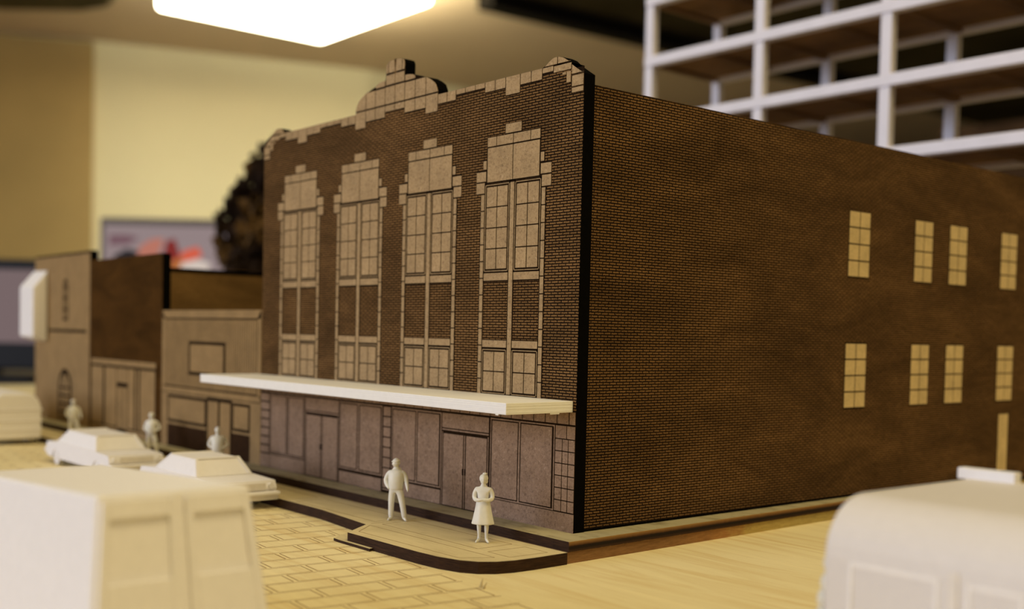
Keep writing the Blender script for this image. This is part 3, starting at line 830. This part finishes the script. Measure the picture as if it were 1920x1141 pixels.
for nm, z, r, x in (('mirror', 1.86, .10, -1.70), ('side_lamp', 1.56, .12, -1.72), ('side_lamp', 1.30, .13, -1.76), ('side_lamp', 1.02, .14, -1.78), ('side_lamp', .76, .12, -1.76)):
    bm = pod(z, r, x); me = bpy.data.meshes.new(nm); bm.to_mesh(me); bm.free(); me.materials.append(M['resin'])
    me.polygons.foreach_set('use_smooth', [True]*len(me.polygons))
    o = bpy.data.objects.new(nm, me); COL.objects.link(o); o.parent = T
for s in (-1.35, 1.35):
    for cy in (.5, 3.1):
        b = MB(); b.cyl((cy, .42), .42, 0, s-.15, s+.15, 20); b.build('wheel', M['white'], T)
# bus at the far left
BS = empty('bus', (-30.75, -3.70, -.52), 'rounded white bus cut by the edge, before the tall pale building', 'bus', None, 0)
n = 8; arc = [(1.1-.6*(1-math.cos(PI/2*i/n)), 1.50+.75*math.sin(PI/2*i/n)) for i in range(n+1)]
prof2 = [(-1.1, .25)]+[(-a, c) for a, c in arc]+[(a, c) for a, c in reversed(arc)]+[(1.1, .25)]
b = MB(); b.prism(prof2, 0, -8.5, 0); b.build('body', M['white'], BS, bevel=.1, seg=3)
b = MB()
for z in (.62, 1.02, 1.5): b.box(-8.4, .03, -1.13, 1.13, z, z+.07)
b.build('side_rails', M['white'], BS, bevel=.02)
for s in (-.95, .95):
    for cx in (-6.9, -1.4):
        b = MB(); b.cyl((cx, .36), .36, 1, s-.14, s+.14, 18); b.build('wheel', M['white'], BS)

# ------------------------------------------------------------------ figurines
def skin_obj(name, chains, parent, mat, root=0, sub=2, smooth=True):
    """chains: list of lists of (x,y,z,rx[,ry]); the first point of a later chain may be an index into points"""
    pts, edges, rad = [], [], []
    for ch in chains:
        prev = None
        for p in ch:
            if isinstance(p, int): prev = p; continue
            pts.append(Vector(p[:3])); rad.append((p[3], p[4] if len(p) > 4 else p[3]))
            i = len(pts)-1
            if prev is not None: edges.append((prev, i))
            prev = i
    me = bpy.data.meshes.new(name); me.from_pydata(pts, edges, []); me.materials.append(mat)
    o = bpy.data.objects.new(name, me); COL.objects.link(o); o.parent = parent
    m = o.modifiers.new('skin', 'SKIN'); m.use_smooth_shade = True; m.branch_smoothing = .6
    sl = me.skin_vertices[0]
    for i, r in enumerate(rad):
        sl.data[i].radius = r; sl.data[i].use_root = (i == root)
    s = o.modifiers.new('sub', 'SUBSURF'); s.levels = sub; s.render_levels = sub
    return o
def ball(name, c, r, sc, parent, mat, seg=16):
    bm = bmesh.new(); bmesh.ops.create_uvsphere(bm, u_segments=seg, v_segments=seg*2//3, radius=r)
    for v in bm.verts: v.co = Vector((v.co.x*sc[0]+c[0], v.co.y*sc[1]+c[1], v.co.z*sc[2]+c[2]))
    me = bpy.data.meshes.new(name); bm.to_mesh(me); bm.free(); me.materials.append(mat)
    me.polygons.foreach_set('use_smooth', [True]*len(me.polygons))
    o = bpy.data.objects.new(name, me); COL.objects.link(o)
    if parent: o.parent = parent
    return o
def head_mesh(c, s, yaw, mat, name, parent):
    """head of height about .23 facing -y then turned by yaw: cranium, jaw, brow, nose, lips, ears in one surface"""
    bm = bmesh.new(); bmesh.ops.create_uvsphere(bm, u_segments=28, v_segments=20, radius=1)
    R = Matrix.Rotation(yaw, 3, 'Z')
    for v in bm.verts:
        x, y, z = v.co
        hx, hy, hz = .078, .098, .118
        tap = 1 if z > -.1 else 1-.38*(-z-.1)
        X = x*hx*tap; Y = y*hy*(tap if y > 0 else 1-.10*max(0, -z)); Z = z*hz
        if y < -.5:
            if abs(x) < .22 and -.38 < z < .12: Y -= .026*(1-abs(x)/.22)*(1-(z+.38)/.5)   # nose
            if .12 < z < .28: Y -= .006                                                      # brow
            if abs(abs(x)-.38) < .2 and -.02 < z < .16: Y += .010                            # eye hollow
            if -.62 < z < -.48 and abs(x) < .35: Y -= .007                                   # lips
            if z < -.78: Y -= .010                                                           # chin
        if abs(x) > .93 and -.3 < z < .15 and abs(y) < .3: X *= 1.16                          # ears
        v.co = R @ (Vector((X, Y, Z))*s) + Vector(c)
    me = bpy.data.meshes.new(name); bm.to_mesh(me); bm.free(); me.materials.append(mat)
    me.polygons.foreach_set('use_smooth', [True]*len(me.polygons))
    o = bpy.data.objects.new(name, me); COL.objects.link(o); o.parent = parent
    return o
def hand(chs, wrist, d, side, r=.010, ln=1.0, curl=.5):
    """palm and five finger chains starting at wrist (index) going along d; side = thumb direction"""
    d = Vector(d).normalized(); sd = Vector(side).normalized(); nn = d.cross(sd).normalized()
    W = Vector(wrist[1]); out = []
    out.append([wrist[0], tuple(W+d*.035)+(.026, .016), tuple(W+d*.065)+(.026, .013)])
    for k, (o_, l_) in enumerate(((.020, .050), (.007, .056), (-.007, .052), (-.020, .042))):
        b0 = W+d*.062+sd*o_
        out.append([tuple(b0)+(r*.8,), tuple(b0+d*l_*.5*ln+nn*.004*curl)+(r*.75,), tuple(b0+d*l_*.85*ln+nn*.022*curl)+(r*.65,)])
    b0 = W+d*.02+sd*.022
    out.append([tuple(b0)+(r*.9,), tuple(b0+d*.022+sd*.016)+(r*.85,), tuple(b0+d*.042+sd*.020)+(r*.7,)])
    return out
def woman(loc, rz, label):
    e = empty('figurine', loc, label, 'figurine', 'people figurines on the sidewalk', rz)
    R = M['resin']
    # faces -y; 1.65 tall
    ch = [[(0, 0, .93, .135, .115), (0, -.005, 1.05, .165, .122), (0, -.015, 1.17, .182, .128), (0, 0, 1.27, .165, .11), (0, 0, 1.345, .10, .08), (0, -.005, 1.39, .066), (0, -.01, 1.45, .062)],
          [3, (-.165, .0, 1.285, .080), (-.215, .015, 1.18, .070), (-.222, .0, 1.06, .060), (-.16, -.115, 1.03, .050), (-.06, -.165, 1.04, .036)],
          [3, (.165, .0, 1.285, .080), (.215, .015, 1.18, .070), (.222, .0, 1.06, .060), (.16, -.115, 1.035, .050), (.06, -.165, 1.05, .036)],
          [0, (-.10, 0, .80, .095), (-.105, 0, .60, .080), (-.095, -.005, .45, .060), (-.092, .01, .33, .058), (-.088, .01, .18, .040), (-.092, .005, .07, .042), (-.112, -.09, .040, .040, .030), (-.13, -.16, .028, .032, .022)],
          [0, (.10, 0, .80, .095), (.105, 0, .60, .080), (.095, -.005, .45, .060), (.092, .01, .33, .058), (.088, .01, .18, .040), (.096, .005, .07, .042), (.14, -.07, .040, .040, .030), (.185, -.125, .028, .032, .022)]]
    ch += hand(None, (11, (-.06, -.165, 1.04)), (.85, -.25, .05), (0, 0, 1), .013)
    ch += hand(None, (16, (.06, -.165, 1.05)), (-.85, -.35, .0), (0, 0, 1), .013)
    skin_obj('body', ch, e, R)
    head_mesh((0, -.02, 1.515), 1.06, .25, R, 'face', e)
    h = ball('hair', (0, .015, 1.545), .112, (.98, 1.05, .92), e, R); ball('hair_bun', (.02, .03, 1.655), .045, (1.3, 1.1, .6), h, R)
    ball('hair_side', (.0, .055, 1.47), .085, (1.15, .9, .9), h, R)
    # dress skirt
    b = MB(); n = 36; rings = [(1.06, .135, .11), (1.0, .165, .135), (.90, .183, .152), (.76, .205, .172), (.60, .240, .200), (.48, .270, .222), (.455, .272, .224), (.448, .262, .214), (.50, .21, .17)]
    vs = []
    for z, rx, ry in rings:
        for i in range(n):
            q = 2*PI*i/n; k = 1+.035*math.cos(7*q)*(1 if z < .8 else 0)
            vs.append((rx*math.cos(q)*k, ry*math.sin(q)*k, z))
    fs = [(r_*n+i, r_*n+(i+1) % n, (r_+1)*n+(i+1) % n, (r_+1)*n+i) for r_ in range(len(rings)-1) for i in range(n)]
    fs += [tuple(range(n)), tuple((len(rings)-1)*n+i for i in range(n))]
    b.add(vs, fs); b.build('dress', R, e, True)
    return e
def man(loc, rz, label, pose='stroll', cap=True, hy=-.9):
    e = empty('figurine', loc, label, 'figurine', 'people figurines on the sidewalk', rz)
    R = M['resin']
    ch = [[(0, 0, .90, .155, .125), (0, -.04, 1.03, .185, .165), (0, -.03, 1.16, .195, .160), (0, .01, 1.27, .185, .13), (0, .015, 1.345, .13, .10), (0, .0, 1.40, .082), (0, -.015, 1.46, .075)]]
    if pose == 'hips':
        ch += [[3, (-.18, .02, 1.315, .070), (-.27, .05, 1.18, .058), (-.33, .05, 1.05, .050), (-.25, -.05, .98, .042), (-.17, -.10, .96, .032)],
               [3, (.18, .02, 1.315, .070), (.27, .05, 1.18, .058), (.33, .05, 1.05, .050), (.25, -.05, .98, .042), (.17, -.10, .96, .032)]]
        hd = ((.5, -.6, -.2), (-.5, -.6, -.2)); hp = ((-.17, -.10, .96), (.17, -.10, .96))
    else:
        ch += [[3, (-.19, .02, 1.285, .085), (-.265, .07, 1.18, .078), (-.315, .08, 1.05, .070), (-.27, .02, .94, .056), (-.20, -.06, .88, .042)],
               [3, (.19, .01, 1.285, .082), (.25, .02, 1.18, .070), (.285, -.02, 1.05, .060), (.325, -.08, .94, .048), (.355, -.13, .855, .036)]]
        hd = ((.2, -.5, -.55), (.15, -.35, -.8)); hp = ((-.20, -.06, .88), (.355, -.13, .855))
    ch += [[0, (-.105, 0, .78, .115), (-.12, .0, .60, .098), (-.125, -.01, .45, .086), (-.13, .0, .28, .078), (-.135, .01, .12, .076), (-.135, .0, .06, .056), (-.15, -.10, .04, .040, .030), (-.165, -.165, .03, .032, .022)],
           [0, (.115, 0, .78, .115), (.155, -.02, .60, .098), (.19, -.03, .45, .086), (.22, -.03, .28, .078), (.245, -.02, .12, .076), (.25, -.02, .06, .056), (.30, -.09, .04, .040, .030), (.34, -.145, .03, .032, .022)]]
    ch += hand(None, (11, hp[0]), hd[0], (.2, -.8, .3), .012); ch += hand(None, (16, hp[1]), hd[1], (-.5, -.6, .1), .012)
    skin_obj('body', ch, e, R)
    head_mesh((0, -.03, 1.535), 1.08, hy, R, 'face', e)
    if cap:
        c = ball('cap', (0, -.02, 1.58), .108, (.98, 1.08, .62), e, R)
        Q = Matrix.Rotation(hy, 3, 'Z'); b = MB()
        n = 12; pts = [Q @ Vector((.075*math.cos(PI+PI*i/n)*1.0, -.05+.085*math.sin(PI+PI*i/n), 0)) for i in range(n+1)]
        b.prism([(p.x, p.y-.02) for p in pts], 2, 1.568, 1.582); b.build('cap_brim', R, c, bevel=.004)
    else:
        ball('hair', (0, .0, 1.575), .102, (1.0, 1.08, .85), e, R)
    # jacket hem
    b = MB(); n = 30; rings = [(1.345, .10, .085), (1.325, .165, .115), (1.27, .205, .145), (1.18, .212, .172), (1.06, .212, .188), (.96, .205, .178), (.87, .198, .158), (.835, .192, .150), (.83, .178, .138), (.90, .15, .12)]
    vs = [(rx*math.cos(2*PI*i/n), ry*math.sin(2*PI*i/n)-.012, z) for z, rx, ry in rings for i in range(n)]
    fs = [(r_*n+i, r_*n+(i+1) % n, (r_+1)*n+(i+1) % n, (r_+1)*n+i) for r_ in range(len(rings)-1) for i in range(n)]
    fs += [tuple(range(n)), tuple((len(rings)-1)*n+i for i in range(n))]
    b.add(vs, fs); b.build('jacket', R, e, True)
    return e
ZS = -.24
woman((-1.31, -1.75, ZS), math.radians(38), 'cream figurine woman in knee-length dress with hands clasped, by the corner')
man((-4.98, -1.72, ZS), math.radians(38), 'cream figurine man in jacket and cap, legs apart, on the bump-out')
man((-15.5, -1.7, ZS), math.radians(50), 'cream figurine with hands on hips, behind the sedan nearest the theatre', 'hips', False, .1)
man((-22.3, -1.15, ZS), math.radians(40), 'cream figurine between the two sedans, before the brick shopfront', 'hips', False, .3)
man((-30.8, -1.2, ZS), math.radians(60), 'cream figurine by the arched door of the tall pale building', 'stroll', False, .2)
